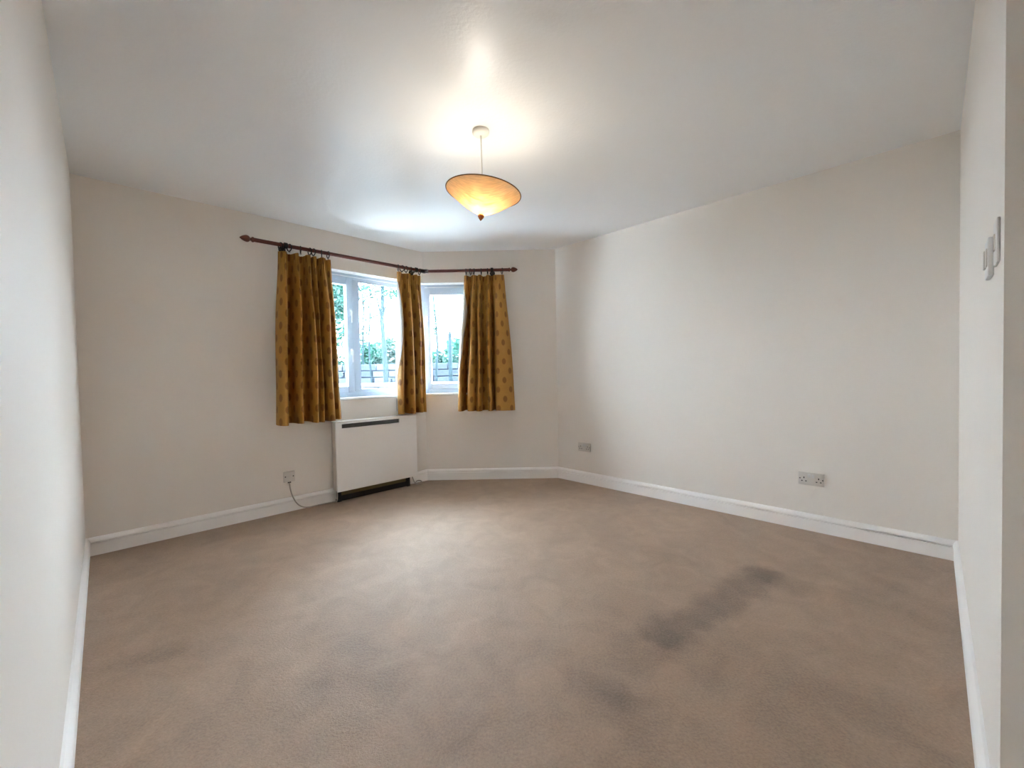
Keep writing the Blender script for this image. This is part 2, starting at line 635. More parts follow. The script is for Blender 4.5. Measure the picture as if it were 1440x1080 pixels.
# window opening: spans the corner of the two window walls
WA0, WB1 = 1.22, 0.665
WZ0, WZ1 = 0.90, 2.078
DOOR0, DOOR1, DOORZ = 2.088, 2.87, 2.03
WNAME = {'A': 'wall_back_left', 'B': 'wall_back', 'C': 'wall_back_right', 'E': 'wall_right', 'D': 'wall_left'}
WLAB = {'A': 'off white wall behind the storage heater', 'B': 'narrow off white canted wall between window and long wall',
        'C': 'long blank off white wall with two sockets', 'E': 'off white wall with switches at the right edge',
        'D': 'off white wall along the left edge'}
for w in ORDER:
    o, t = WALL[w]
    mb = MB((0, 0, 0), True)
    L = LEN[w]
    k0, k1 = K0[w], K1[w]
    if w == 'A':
        slab(mb, w, 0, WA0, 0, H, 0, -T, k0, 0)
        slab(mb, w, WA0, L, 0, WZ0, 0, -T, 0, k1)
        slab(mb, w, WA0, L, WZ1, H, 0, -T, 0, k1)
    elif w == 'B':
        slab(mb, w, WB1, L, 0, H, 0, -T, 0, k1)
        slab(mb, w, 0, WB1, 0, WZ0, 0, -T, k0, 0)
        slab(mb, w, 0, WB1, WZ1, H, 0, -T, k0, 0)
    elif w == 'E':
        slab(mb, w, 0, DOOR0, 0, H, 0, -T, k0, 0)
        slab(mb, w, DOOR1, L, 0, H, 0, -T, 0, k1)
        slab(mb, w, DOOR0, DOOR1, DOORZ, H, 0, -T, 0, 0)
    else:
        slab(mb, w, 0, L, 0, H, 0, -T, k0, k1)
    ob = mb.build(WNAME[w], M['wall'], smooth=False)
    ob.matrix_world = wall_frame(w, 0, 0, 0)
    tag(ob, WLAB[w], kind='structure')

# skirting: a moulded profile run along each wall, mitred in the corners
PROF = [(0.0, 0.0), (0.018, 0.0), (0.018, 0.0765), (0.0172, 0.0775), (0.0030, 0.0760), (0.0030, 0.0880),
        (0.0205, 0.0868), (0.0210, 0.0890), (0.0190, 0.0975), (0.0140, 0.1065), (0.0070, 0.1130), (0.0, 0.1150)]
BBN = {'A': 'baseboard_back_left', 'B': 'baseboard_back', 'C': 'baseboard_back_right', 'E': 'baseboard_right', 'D': 'baseboard_left'}
BBL = {'A': 'white moulded skirting board behind the heater', 'B': 'short white moulded skirting board under the right curtain',
       'C': 'long white moulded skirting board below the two double sockets', 'E': 'white skirting board at the right edge',
       'D': 'white skirting board at the left edge'}


def skirting(w, s0, s1, k0, k1, parent=None):
    mb = MB((0, 0, 0), True)
    mb.loft([[(s0 + o * k0, o, z) for o, z in PROF], [(s1 - o * k1, o, z) for o, z in PROF]])
    return mb


for w in ORDER:
    if w == 'E':
        mb = skirting(w, 0, DOOR0 - 0.001, K0[w], 0)
        i = skirting(w, DOOR1 + 0.001, LEN[w], 0, K1[w])
        n = len(mb.V)
        mb.V += i.V
        mb.F += [[k + n for k in f] for f in i.F]
    else:
        mb = skirting(w, 0, LEN[w], K0[w], K1[w])
    ob = mb.build(BBN[w], M['trim'], smooth=True, angle=25)
    ob.matrix_world = wall_frame(w, 0, 0, 0)
    tag(ob, BBL[w], kind='structure')

# door in the recess of the right wall, beside the camera
d = empty('door_1', wall_frame('E', DOOR0, -0.16, 0))
tag(d, 'white painted door set back in the right wall', kind='structure')
B0 = (DOOR0, -0.16, 0)
mb = MB(B0, True)
mb.box((DOOR0 + 0.03, -0.20, 0.006), (DOOR1 - 0.03, -0.16, DOORZ - 0.03))
mb.build('door_leaf', M['door'], d, bevel=0.002)
for a, b in (((DOOR0, -0.24, 0), (DOOR0 + 0.03, -0.13, DOORZ)), ((DOOR1 - 0.03, -0.24, 0), (DOOR1, -0.13, DOORZ)),
             ((DOOR0 + 0.03, -0.24, DOORZ - 0.03), (DOOR1 - 0.03, -0.13, DOORZ))):
    MB(B0, True).box(a, b).build('door_frame', M['door'], d)
for z0, z1 in ((0.2, 0.85), (1.05, 1.85)):
    for s0, s1 in ((DOOR0 + 0.12, DOOR0 + 0.36), (DOOR1 - 0.36, DOOR1 - 0.12)):
        MB(B0, True).box((s0, -0.162, z0), (s1, -0.154, z1)).build('door_panel', M['door'], d, bevel=0.004)
MB(B0, True).tube([(DOOR1 - 0.09, -0.16, 1.0), (DOOR1 - 0.09, -0.115, 1.0), (DOOR1 - 0.20, -0.11, 1.0)], 0.009).build('door_handle', M['brass'], d)

# ------------------------------------------------------------------ windows
FO = -0.100                                  # inner face of the frames
FT = 0.065
LA, LB = LEN['A'], LEN['B']


def member(mb, s0, s1, z0, z1, o=FO, t=FT, k0=0.0, k1=0.0):
    slab(mb, None, s0, s1, z0, z1, o, o - t, k0, k1)


def handle(base, s, z, parent, down=1):
    mb = MB(base, True)
    mb.box((s - 0.011, FO + 0.010, z - 0.03), (s + 0.011, FO + 0.018, z + 0.03))
    mb.tube([(s, FO + 0.018, z + 0.012), (s, FO + 0.042, z + 0.012), (s, FO + 0.046, z), (s, FO + 0.044, z - 0.05 * down), (s, FO + 0.040, z - 0.10 * down)],
            [0.008, 0.008, 0.0085, 0.0075, 0.006], 8)
    return mb.build('handle', M['handle'], parent)


ZB, ZT = 0.918, WZ1 - 0.002
win = empty('window_1', wall_frame('A', WA0, 0, WZ0))
tag(win, 'larger white window left of the corner, in two lights', kind='structure')
B0 = (WA0, 0, WZ0)
mb = MB(B0, True)
kAB = K1['A']
member(mb, WA0, WA0 + 0.05, ZB, ZT)
member(mb, WA0 + 0.05, LA, ZB, ZB + 0.055, k1=kAB)
member(mb, WA0 + 0.05, LA, ZT - 0.05, ZT, k1=kAB)
member(mb, 1.800, 1.868, ZB + 0.055, ZT - 0.05)
member(mb, LA - 0.035, LA, ZB + 0.055, ZT - 0.05, k1=kAB)
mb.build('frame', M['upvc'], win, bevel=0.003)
# opening sash, left
sa0, sa1, sz0, sz1 = 1.258, 1.808, ZB + 0.042, ZT - 0.038
sash = None
mb = MB(B0, True)
so = FO + 0.012
for a, b, c, e in ((sa0, sa0 + 0.058, sz0, sz1), (sa1 - 0.058, sa1, sz0, sz1), (sa0 + 0.058, sa1 - 0.058, sz0, sz0 + 0.058), (sa0 + 0.058, sa1 - 0.058, sz1 - 0.068, sz1)):
    slab(mb, None, a, b, c, e, so, so - 0.06)
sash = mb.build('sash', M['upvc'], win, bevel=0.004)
MB(B0, True).box((sa0 + 0.05, FO - 0.022, sz0 + 0.05), (sa1 - 0.05, FO - 0.018, sz1 - 0.06)).build('pane', M['glass'], sash)
MB(B0, True).box((1.86, FO - 0.032, ZB + 0.05), (LA - 0.03, FO - 0.028, ZT - 0.045)).build('pane', M['glass'], win)
mb = MB(B0, True)
for a, b, c, e in ((1.868, 1.882, ZB + 0.055, ZT - 0.05), (LA - 0.049, LA - 0.035, ZB + 0.055, ZT - 0.05),
                   (1.882, LA - 0.049, ZB + 0.055, ZB + 0.069), (1.882, LA - 0.049, ZT - 0.064, ZT - 0.05)):
    slab(mb, None, a, b, c, e, FO - 0.008, FO - 0.028)
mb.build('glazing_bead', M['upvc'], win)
handle(B0, 1.786, 1.715, sash)
handle(B0, 1.786, 1.345, sash)
mb = MB(B0, True)
slab(mb, None, WA0 - 0.0, LA, WZ0 - 0.004, ZB, 0.014, FO - 0.02, 0, kAB)
mb.build('sill', M['sill'], win, bevel=0.004)
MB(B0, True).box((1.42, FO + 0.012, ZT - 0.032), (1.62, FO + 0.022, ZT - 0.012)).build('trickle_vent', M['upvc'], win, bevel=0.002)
mb = MB(B0, True)
slab(mb, None, WA0, LA, WZ1 - 0.004, WZ1, -0.001, FO - 0.06, 0, kAB)
mb.build('head_lining', M['sill'], win)
MB(B0, True).box((WA0, FO - 0.06, ZB), (WA0 + 0.004, -0.001, ZT)).build('jamb_lining', M['sill'], win)

win2 = empty('window_2', wall_frame('B', 0, 0, WZ0))
tag(win2, 'smaller white single window right of the corner', kind='structure')
B0 = (0, 0, WZ0)
kB = K0['B']
mb = MB(B0, True)
member(mb, 0, 0.028, ZB, ZT, k0=kB)
member(mb, WB1 - 0.045, WB1, ZB, ZT)
member(mb, 0.028, WB1 - 0.045, ZB, ZB + 0.052)
member(mb, 0.028, WB1 - 0.045, ZT - 0.05, ZT)
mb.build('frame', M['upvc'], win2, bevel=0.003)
sa0, sa1 = -0.012, WB1 - 0.036
mb = MB(B0, True)
for a, b, c, e in ((sa0, sa0 + 0.066, sz0, sz1), (sa1 - 0.058, sa1, sz0, sz1), (sa0 + 0.066, sa1 - 0.058, sz0, sz0 + 0.058), (sa0 + 0.066, sa1 - 0.058, sz1 - 0.068, sz1)):
    slab(mb, None, a, b, c, e, so, so - 0.06)
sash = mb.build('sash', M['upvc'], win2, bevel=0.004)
MB(B0, True).box((sa0 + 0.06, FO - 0.022, sz0 + 0.05), (sa1 - 0.05, FO - 0.018, sz1 - 0.06)).build('pane', M['glass'], sash)
handle(B0, 0.022, 1.715, sash)
handle(B0, 0.022, 1.345, sash)
mb = MB(B0, True)
slab(mb, None, 0, WB1, WZ0 - 0.004, ZB, 0.014, FO - 0.02, kB, 0)
mb.build('sill', M['sill'], win2, bevel=0.004)
mb = MB(B0, True)
slab(mb, None, 0, WB1, WZ1 - 0.004, WZ1, -0.001, FO - 0.06, kB, 0)
mb.build('head_lining', M['sill'], win2)
MB(B0, True).box((WB1 - 0.004, FO - 0.06, ZB), (WB1, -0.001, ZT)).build('jamb_lining', M['sill'], win2)


def net(w, s0, s1, label, seed):
    rnd = random.Random(seed)
    e = empty('net_curtain', wall_frame(w, s0, -0.045, ZB))
    base = (s0, -0.045, ZB)
    ph = [rnd.uniform(0, 6.28) for _ in range(4)]

    def fn(u, v):
        s = s0 + (s1 - s0) * u
        a = 0.45 + 0.55 * (1 - v)
        d = (0.010 * math.sin(s * 95 + ph[0] + 1.3 * math.sin(s * 17 + ph[1])) + 0.006 * math.sin(s * 41 + ph[2] + 0.8 * v)) * a
        return (s, -0.045 + d, ZB + 0.006 + (ZT - 0.05 - ZB) * v)
    MB(base, True).grid(fn, int((s1 - s0) * 260), 14).build('net_panel', M['net'], e, fix=False, angle=180)

    def fh(u, v):
        q = fn(u, 0)
        return (q[0], q[1] + 0.0015, q[2] + 0.022 * v)
    MB(base, True).grid(fh, int((s1 - s0) * 260), 1).build('hem', M['net'], e, fix=False, angle=180)
    MB(base, True).tube([(s0, -0.045, ZT - 0.04), (s1, -0.045, ZT - 0.04)], 0.0025, 8).build('curtain_wire', M['sill'], e)
    return tag(e, label, 'net curtain', 'sheer nets in the window recess')


net('A', WA0 + 0.01, LA + 0.004, 'wide sheer white net hanging in the larger window left of the corner', 1)
net('B', 0.012, WB1 - 0.01, 'narrow sheer white net hanging in the smaller window right of the corner', 2)

# ------------------------------------------------------------------ curtain pole
PO, PZ, PR = 0.10, 2.172, 0.0155
pole = empty('curtain_pole', Matrix.Translation(pw('A', LA, 0, PZ)))
tag(pole, 'reddish brown wooden curtain pole bent round the corner, with acorn finials', 'curtain pole')
pb = pw('A', LA, 0, PZ)
pc = pw('A', LA - PO * kAB, PO, PZ)
PA0 = pw('A', 0.952, PO, PZ)
PB1 = pw('B', 0.918, PO, PZ)
for a, b in ((PA0, pc), (PB1, pc)):
    t = (b - a).normalized()
    mb = MB(pb)
    mb.lathe(a, t, [(0, PR * 0.9), (0.002, PR), ((b - a).length - 0.012, PR)], 16)
    mb.build('pole', M['pole'], pole)
    # collar and acorn finial at the free end
    mb = MB(pb)
    mb.lathe(a, -t, [(-0.012, 0.019), (-0.006, 0.0205), (0.0, 0.019), (0.004, 0.012), (0.012, 0.0105), (0.016, 0.017), (0.022, 0.0225), (0.030, 0.0255),
                     (0.040, 0.0250), (0.052, 0.0215), (0.064, 0.0155), (0.073, 0.009), (0.079, 0.0035), (0.081, 0.0005)], 20)
    mb.build('finial', M['finial_wood'], pole)
tA, tB = dA, dB
mb = MB(pb)
q = [pc - Vector((tA.x, tA.y, 0)) * 0.055, pc - Vector((tA.x, tA.y, 0)) * 0.02, pc, pc + Vector((tB.x, tB.y, 0)) * 0.02, pc + Vector((tB.x, tB.y, 0)) * 0.045]
mb.tube(q, [0.0185, 0.021, 0.022, 0.021, 0.0185], 14)
mb.build('corner_joint', M['iron'], pole)
for w, s in (('A', 1.188), ('A', LA - 0.135), ('B', 0.735)):
    mb = MB(pb)
    t3 = Vector((WALL[w][1].x, WALL[w][1].y, 0))
    n3 = Vector((inward(w).x, inward(w).y, 0))
    c = pw(w, s, PO, PZ)
    mb.lathe(c - t3 * 0.015, t3, [(0, 0.018), (0.004, 0.0235), (0.026, 0.0235), (0.030, 0.018)], 18)
    mb.tube([c - n3 * 0.018 - Vector((0, 0, 0.006)), c - n3 * 0.05 - Vector((0, 0, 0.012)), c - n3 * 0.098 - Vector((0, 0, 0.012))], [0.011, 0.010, 0.014], 12)
    mb.lathe(c - n3 * 0.099 - Vector((0, 0, 0.012)), n3, [(0, 0.027), (0.006, 0.027), (0.012, 0.020)], 18)
    mb.build('bracket', M['iron'], pole)


# ------------------------------------------------------------------ curtains
def catmull(pts, n):
    out = []
    P = [pts[0]] + list(pts) + [pts[-1]]
    for i in range(1, len(P) - 2):
        a, b, c, d = P[i - 1], P[i], P[i + 1], P[i + 2]
        for k in range(n):
            t = k / n
            out.append(tuple(0.5 * (2 * b[j] + (c[j] - a[j]) * t + (2 * a[j] - 5 * b[j] + 4 * c[j] - d[j]) * t * t
                                    + (3 * b[j] - a[j] - 3 * c[j] + d[j]) * t ** 3) for j in range(2)))
    out.append(pts[-1])
    return out


CZ0, CZ1 = 0.735, 2.122


def curtain(w, prof, top, label, rings, turnback, seed, hem=0.0, deep=1.6):
    """prof: (s, off) control points of the folds at the hem; top: s-range at the heading"""
    rnd = random.Random(seed)
    prof = [(a, PO + (o - PO) * deep) if o > PO else (a, max(0.024, PO + (o - PO) * 1.25)) for a, o in prof]
    pts = catmull(prof, 9)
    n = len(pts) - 1
    arc = [0.0]
    for a, b in zip(pts, pts[1:]):
        arc.append(arc[-1] + math.hypot(b[0] - a[0], b[1] - a[1]))
    s_lo, s_hi = prof[0][0], prof[-1][0]
    e = empty('curtain', wall_frame(w, (s_lo + s_hi) / 2, PO, CZ0))
    base = ((s_lo + s_hi) / 2, PO, CZ0)
    ph = [rnd.uniform(0, 6.28) for _ in range(5)]
    pleats = int(arc[-1] / 0.034)

    def at(x, v, lift=0.0, front=0.0):
        """x along the cloth 0..1 (by point), v height 0..1"""
        i = min(int(x * n), n - 1)
        f = x * n - i
        s = pts[i][0] + (pts[i + 1][0] - pts[i][0]) * f
        o = pts[i][1] + (pts[i + 1][1] - pts[i][1]) * f
        u = (arc[i] + (arc[i + 1] - arc[i]) * f) / arc[-1]
        r = (s - s_lo) / (s_hi - s_lo)
        st = top[0] + (top[1] - top[0]) * (0.45 * u + 0.55 * r)
        g = v ** 1.25
        k = max(0.0, (v - 0.60) / 0.40)
        k = k * k * (3 - 2 * k)
        s2 = s + (st - s) * g
        # folds lean and breathe on the way down
        s2 += 0.006 * math.sin(v * 5 + ph[0] + u * 9) * (1 - k) * min(1, v * 4)
        dep = (o - PO) * (1 - 0.58 * k)
        dep += 0.005 * math.sin(v * 6 + ph[1] + u * 15) * (1 - k) * min(1, v * 3)
        head = max(0.0, (v - 0.80) / 0.20)
        dep += 0.0085 * head ** 1.5 * math.sin(u * pleats * 2 * PI + ph[2])
        s2 += 0.002 * head * math.sin(u * pleats * 2 * PI + ph[2] + 1.4)
        z = CZ0 + (CZ1 - CZ0) * v
        if v < 0.02:
            z += hem * math.sin(u * 11 + ph[3])
        if v > 0.97:
            z -= 0.010 * (0.5 + 0.5 * math.cos(u * (len(rings) - 1) * 2 * PI)) * 0 + 0.006 * abs(math.sin(u * (len(rings) - 1) * PI))
        if front:
            a, b = at(max(0, x - 0.004), v), at(min(1, x + 0.004), v)
            tx, ty = b[0] - a[0], b[1] - a[1]
            ln = math.hypot(tx, ty) or 1.0
            s2, dep = s2 - front * ty / ln, dep + front * tx / ln
        return s2, PO + dep + lift, z, u
    nv = 46
    MB(base, True).grid(lambda x, v: at(x, v)[:3], n, nv, lambda x, v: (at(x, v)[3] * arc[-1], CZ0 + (CZ1 - CZ0) * v)) \
        .build('fabric_panel', M['cloth'], e, fix=False, angle=180)
    def back(x, v):
        vv = 0.02 + 0.84 * v
        k = max(0.0, (vv - 0.60) / 0.40)
        k = k * k * (3 - 2 * k)
        a, b = at(0.0, vv), at(1.0, vv)
        edge = min(1.0, min(x, 1 - x) / 0.12)
        edge = edge * edge
        e_off = (a if x < 0.5 else b)[1] - 0.004
        deep_off = PO - 0.094 * (1 - 0.58 * k) + 0.002 * math.sin(x * 40)
        return (a[0] + (b[0] - a[0]) * (0.004 + 0.992 * x), e_off + (deep_off - e_off) * edge, a[2])
    MB(base, True).grid(back, 60, 12).build('lining', M['lining'], e, fix=False, angle=180)
    if turnback:
        wmax, v0, v1 = turnback

        def tb(x, v):
            vv = v0 + (v1 - v0) * v
            wd = wmax * min(1.0, 1.6 * v + 0.05, 3.5 * (1 - v) + 0.1) * (0.85 + 0.15 * math.sin(v * 9 + ph[4]))
            q = at(x * wd, vv, 0.0, 0.003)
            return q[:3]
        o = MB(base, True).grid(tb, 8, 30).build('lining_turnback', M['lining'], e, fix=False, angle=180)
        tag(o, 'pale lining turned out along the leading edge')
    for s in rings:
        mb = MB(base, True)
        tilt = rnd.uniform(-0.35, 0.35)
        mb.ring((s, PO, PZ - 0.011), (math.cos(tilt), math.sin(tilt), 0), 0.0275, 0.0042, 22, 8)
        mb.ring((s, PO, PZ - 0.0435), (0, 1, 0), 0.0055, 0.0016, 10, 6)
        mb.build('ring', M['iron'], e)
    return tag(e, label, 'curtain', 'gold dotted curtains')


curtain('A', [(1.090, 0.060), (1.088, 0.118), (1.112, 0.160), (1.138, 0.162), (1.154, 0.130), (1.154, 0.075), (1.168, 0.024), (1.206, 0.024), (1.220, 0.080), (1.220, 0.130),
              (1.236, 0.166), (1.254, 0.164), (1.266, 0.128), (1.264, 0.070), (1.276, 0.022), (1.324, 0.022), (1.340, 0.080), (1.338, 0.135), (1.352, 0.168), (1.370, 0.164),
              (1.386, 0.125), (1.384, 0.075), (1.394, 0.072), (1.400, 0.125), (1.416, 0.152), (1.430, 0.140), (1.436, 0.085), (1.446, 0.040), (1.458, 0.085),
              (1.464, 0.140), (1.482, 0.164), (1.508, 0.158), (1.526, 0.118), (1.530, 0.074), (1.546, 0.080), (1.570, 0.116), (1.597, 0.100)],
        (1.137, 1.540), 'wide gold dotted curtain left of the windows', [1.150, 1.215, 1.300, 1.372, 1.402, 1.468, 1.522], None, 3, 0.004)
curtain('A', [(2.142, 0.110), (2.156, 0.150), (2.176, 0.156), (2.196, 0.136), (2.204, 0.085), (2.214, 0.030), (2.254, 0.030), (2.262, 0.095), (2.272, 0.145), (2.290, 0.160), (2.308, 0.152),
              (2.324, 0.115), (2.326, 0.050), (2.352, 0.040), (2.364, 0.095), (2.372, 0.142), (2.392, 0.158), (2.410, 0.126), (2.416, 0.078), (2.426, 0.112), (2.442, 0.138),
              (2.458, 0.112), (2.462, 0.050), (2.478, 0.040)],
        (2.175, 2.450), 'narrow gold dotted curtain hanging at the corner between the two windows', [2.188, 2.232, 2.276, 2.330, 2.428], (0.10, 0.25, 0.93), 5, 0.003, 1.15)
curtain('B', [(0.356, 0.100), (0.375, 0.134), (0.404, 0.136), (0.420, 0.104), (0.428, 0.040), (0.446, 0.040), (0.456, 0.110), (0.470, 0.156), (0.500, 0.160), (0.526, 0.140), (0.541, 0.100),
              (0.556, 0.138), (0.580, 0.154), (0.602, 0.126), (0.606, 0.065), (0.618, 0.020), (0.658, 0.020), (0.670, 0.075), (0.672, 0.130), (0.690, 0.156), (0.714, 0.140), (0.724, 0.090), (0.736, 0.030),
              (0.750, 0.090), (0.758, 0.140), (0.820, 0.154), (0.875, 0.144), (0.920, 0.124), (0.946, 0.104)],
        (0.452, 0.856), 'gold dotted curtain right of the windows, its pale lining showing', [0.470, 0.515, 0.550, 0.625, 0.690, 0.838], (0.12, 0.20, 0.92), 9, 0.003)

# ------------------------------------------------------------------ storage heater
HS0, HS1, HZ0, HZ1, HO = 1.535, 2.335, 0.105, 0.712, 0.122
ht = empty('storage_heater', wall_frame('A', (HS0 + HS1) / 2, 0.06, 0))
tag(ht, 'slim cream electric storage heater with a dark grille under the window', 'heater')
B0 = ((HS0 + HS1) / 2, 0.06, 0)
MB(B0, True).box((HS0 + 0.004, 0.022, HZ0), (HS1 - 0.004, HO - 0.018, HZ1 - 0.006)).build('casing', M['heater_side'], ht, bevel=0.004)
# front panel with a window cut for the grille
gs0, gs1, gz0, gz1 = 1.588, 2.146, 0.655, 0.693
mb = MB(B0, True)
fo0, fo1 = HO - 0.020, HO
for a, b, c, e in ((HS0, HS1, HZ0 - 0.004, gz0), (HS0, gs0, gz0, HZ1), (gs1, HS1, gz0, HZ1), (gs0, gs1, gz1, HZ1)):
    mb.box((a, fo0, c), (b, fo1, e))
mb.build('front_panel', M['heater'], ht, bevel=0.0)
MB(B0, True).box((HS0 - 0.002, 0.022, HZ1 - 0.004), (HS1 + 0.002, HO + 0.002, HZ1 + 0.006)).build('top_plate', M['heater'], ht, bevel=0.003)
g = MB(B0, True).box((gs0, fo0 + 0.001, gz0), (gs1, fo0 + 0.006, gz1)).build('grille', M['grille'], ht)
for k in range(5):
    z = gz0 + 0.004 + k * 0.0075
    MB(B0, True).box((gs0, fo0 + 0.004, z), (gs1, fo1 - 0.004, z + 0.003)).build('slat', M['grille'], g)
MB(B0, True).box((HS0 + 0.05, 0.024, 0.052), (HS1 - 0.10, 0.062, HZ0 + 0.003)).build('base_tray', M['tray'], ht, bevel=0.002)
MB(B0, True).box((HS0 + 0.03, 0.022, 0.002), (HS1 - 0.09, 0.058, 0.051)).build('shade_strip', M['black'], ht, bevel=0.002)  # dark strip added for the shade below the heater
for s in (1.555, 2.245):
    mb = MB(B0, True)
    mb.box((s, 0.024, 0.0), (s + 0.035, 0.070, 0.022))
    mb.box((s + 0.004, 0.030, 0.022), (s + 0.031, 0.075, HZ0 + 0.005))
    mb.build('foot', M['black'], ht, bevel=0.002)

# ------------------------------------------------------------------ sockets, switches, cables
def plate(w, s, z, wd, hg, name, label, cat, mat, group=None, th=0.009):
    e = empty(name, wall_frame(w, s, 0, z))
    b0 = (s, 0, z)
    MB(b0, True).box((s - wd / 2, 0.0, z - hg / 2), (s + wd / 2, th, z + hg / 2)).build('face_plate', mat, e, bevel=0.003)
    tag(e, label, cat, group)
    return e, b0


def dot(e, b0, s, z, a, b, th, nm='pin_slot', mat=None):
    MB(b0, True).box((s - a / 2, th - 0.002, z - b / 2), (s + a / 2, th + 0.0006, z + b / 2)).build(nm, mat or M['slot'], e)


def double_socket(w, s, z, label, group):
    e, b0 = plate(w, s, z, 0.147, 0.087, 'wall_socket', label, 'socket', M['plate'], group)
    for c in (-0.041, 0.041):
        dot(e, b0, s + c, z + 0.006, 0.006, 0.011, 0.009)
        dot(e, b0, s + c - 0.0115, z - 0.016, 0.009, 0.006, 0.009)
        dot(e, b0, s + c + 0.0115, z - 0.016, 0.009, 0.006, 0.009)
    for c in (-0.0105, 0.0105):
        MB(b0, True).box((s + c - 0.007, 0.007, z + 0.008), (s + c + 0.007, 0.0125, z + 0.032)).build('rocker', M['plate_bright'], e, bevel=0.0015)
    for c in (-0.0635, 0.0635):
        MB(b0, True).lathe((s + c, 0.008, z + 0.0), (0, 1, 0), [(0, 0.004), (0.0015, 0.004)], 12).build('screw', M['slot'], e)
    return e


double_socket('C', 2.200, 0.352, 'double plug socket low on the long wall, nearer the right edge', 'double sockets')
double_socket('C', 0.336, 0.362, 'double plug socket low on the long wall, beside the far corner', 'double sockets')
e, b0 = plate('A', 1.187, 0.288, 0.087, 0.087, 'fused_spur', 'small square cable outlet plate left of the heater', 'outlet', M['plate'], None, 0.011)
for c in (-0.030, 0.030):
    MB(b0, True).lathe((1.187 + c, 0.010, 0.290), (0, 1, 0), [(0, 0.005), (0.0018, 0.005)], 12).build('screw', M['slot'], e)
MB(b0, True).box((1.187 - 0.012, 0.009, 0.282), (1.187 + 0.012, 0.0125, 0.302)).build('fuse_holder', M['plate'], e, bevel=0.001)
MB(b0, True).box((1.187 - 0.012, 0.002, 0.236), (1.187 + 0.012, 0.010, 0.2455)).build('cord_outlet', M['slot'], e)


def smooth_path(pts, n=8):
    out = []
    P = [Vector(pts[0])] + [Vector(q) for q in pts] + [Vector(pts[-1])]
    for i in range(1, len(P) - 2):
        a, b, c, d2 = P[i - 1], P[i], P[i + 1], P[i + 2]
        for k in range(n):
            t = k / n
            out.append(0.5 * (2 * b + (c - a) * t + (2 * a - 5 * b + 4 * c - d2) * t * t + (3 * b - a - 3 * c + d2) * t ** 3))
    out.append(P[-1])
    return out


def cable(w, pts, r, name, label, cat):
    base = (pts[0][0], 0.03, 0.0)
    o = MB(base, True).tube(smooth_path(pts), r, 8).build(name, M['cable'])
    o.matrix_world = wall_frame(w, *base)
    return tag(o, label, cat)


cable('A', [(1.187, 0.007, 0.238), (1.189, 0.012, 0.20), (1.196, 0.022, 0.150), (1.210, 0.027, 0.105), (1.235, 0.029, 0.058), (1.272, 0.030, 0.022),
            (1.320, 0.032, 0.006), (1.40, 0.034, 0.0055), (1.48, 0.040, 0.0055), (1.525, 0.048, 0.0055), (1.543, 0.070, 0.010), (1.546, 0.085, 0.050), (1.546, 0.085, 0.103)],
      0.0048, 'heater_cable', 'grey flex curving from the outlet plate down to the heater', 'cable')
cable('A', [(2.300, 0.070, 0.103), (2.312, 0.074, 0.060), (2.335, 0.080, 0.012), (2.375, 0.092, 0.006), (2.405, 0.082, 0.010), (2.412, 0.060, 0.022),
            (2.392, 0.046, 0.030), (2.362, 0.050, 0.026), (2.345, 0.066, 0.014), (2.372, 0.076, 0.0155)],
      0.0048, 'spare_cable', 'short coiled cable end on the carpet right of the heater', 'cable')

e, b0 = plate('E', 1.843, 1.362, 0.087, 0.092, 'light_switch', 'white light switch with a raised rocker, farther of the two on the right wall', 'switch', M['plate_bright'], 'switches on the right wall', 0.010)
MB(b0, True).box((1.843 - 0.030, 0.009, 1.362 - 0.022), (1.843 - 0.004, 0.0145, 1.362 + 0.022)).build('rocker', M['plate'], e, bevel=0.002)
MB(b0, True).box((1.843 + 0.004, 0.009, 1.362 - 0.022), (1.843 + 0.030, 0.0125, 1.362 + 0.022)).build('rocker', M['plate'], e, bevel=0.002)
e, b0 = plate('E', 1.988, 1.372, 0.070, 0.098, 'light_switch', 'thin white switch plate nearest the door recess on the right wall', 'switch', M['plate_bright'], 'switches on the right wall', 0.006)
MB(b0, True).box((1.988 - 0.010, 0.005, 1.372 - 0.018), (1.988 + 0.010, 0.0085, 1.372 + 0.018)).build('rocker', M['plate'], e, bevel=0.0015)

# ------------------------------------------------------------------ pendant lamp
LX, LY = -0.140, 2.238
pend = empty('pendant_lamp', loc=(LX, LY, H))
tag(pend, 'lit pendant lamp with a tilted linen cone shade and wooden tip', 'lamp')
b0 = (LX, LY, H)
MB(b0).lathe((LX, LY, H), (0, 0, -1), [(0, 0.044), (0.008, 0.045), (0.016, 0.043), (0.022, 0.037), (0.026, 0.020), (0.027, 0.006)], 32).build('ceiling_rose', M['rose'], pend)
TILT = math.radians(7.3)
ax = Vector((math.sin(TILT), 0.0, math.cos(TILT)))
RC = Vector((-0.132, LY, 2.073))                # centre of the rim
SH, SR = 0.125, 0.200
apex = RC - ax * SH
MB(b0).tube([(LX, LY, H - 0.025), (LX + 0.001, LY, 2.25), (LX + 0.003, LY, 2.10)], 0.0032, 8).build('flex', M['rose'], pend)
MB(b0).lathe((LX + 0.003, LY, 2.112), (0, 0, -1), [(0, 0.008), (0.008, 0.016), (0.03, 0.0185), (0.052, 0.0185), (0.056, 0.014)], 18).build('lampholder', M['rose'], pend)
bc = Vector((LX + 0.003, LY, 2.056))
MB(b0).lathe(bc, (0, 0, -1), [(0, 0.011), (0.010, 0.013), (0.020, 0.020), (0.031, 0.0245), (0.042, 0.0250), (0.052, 0.0220), (0.060, 0.0150), (0.0655, 0.006), (0.067, 0.0005)], 20).build('bulb', M['bulb'], pend)
# the shade: a shallow cone, thin cloth with a slight sag, open at the top
xa = ax.cross(Vector((0, 1, 0))).normalized()
ya = ax.cross(xa)


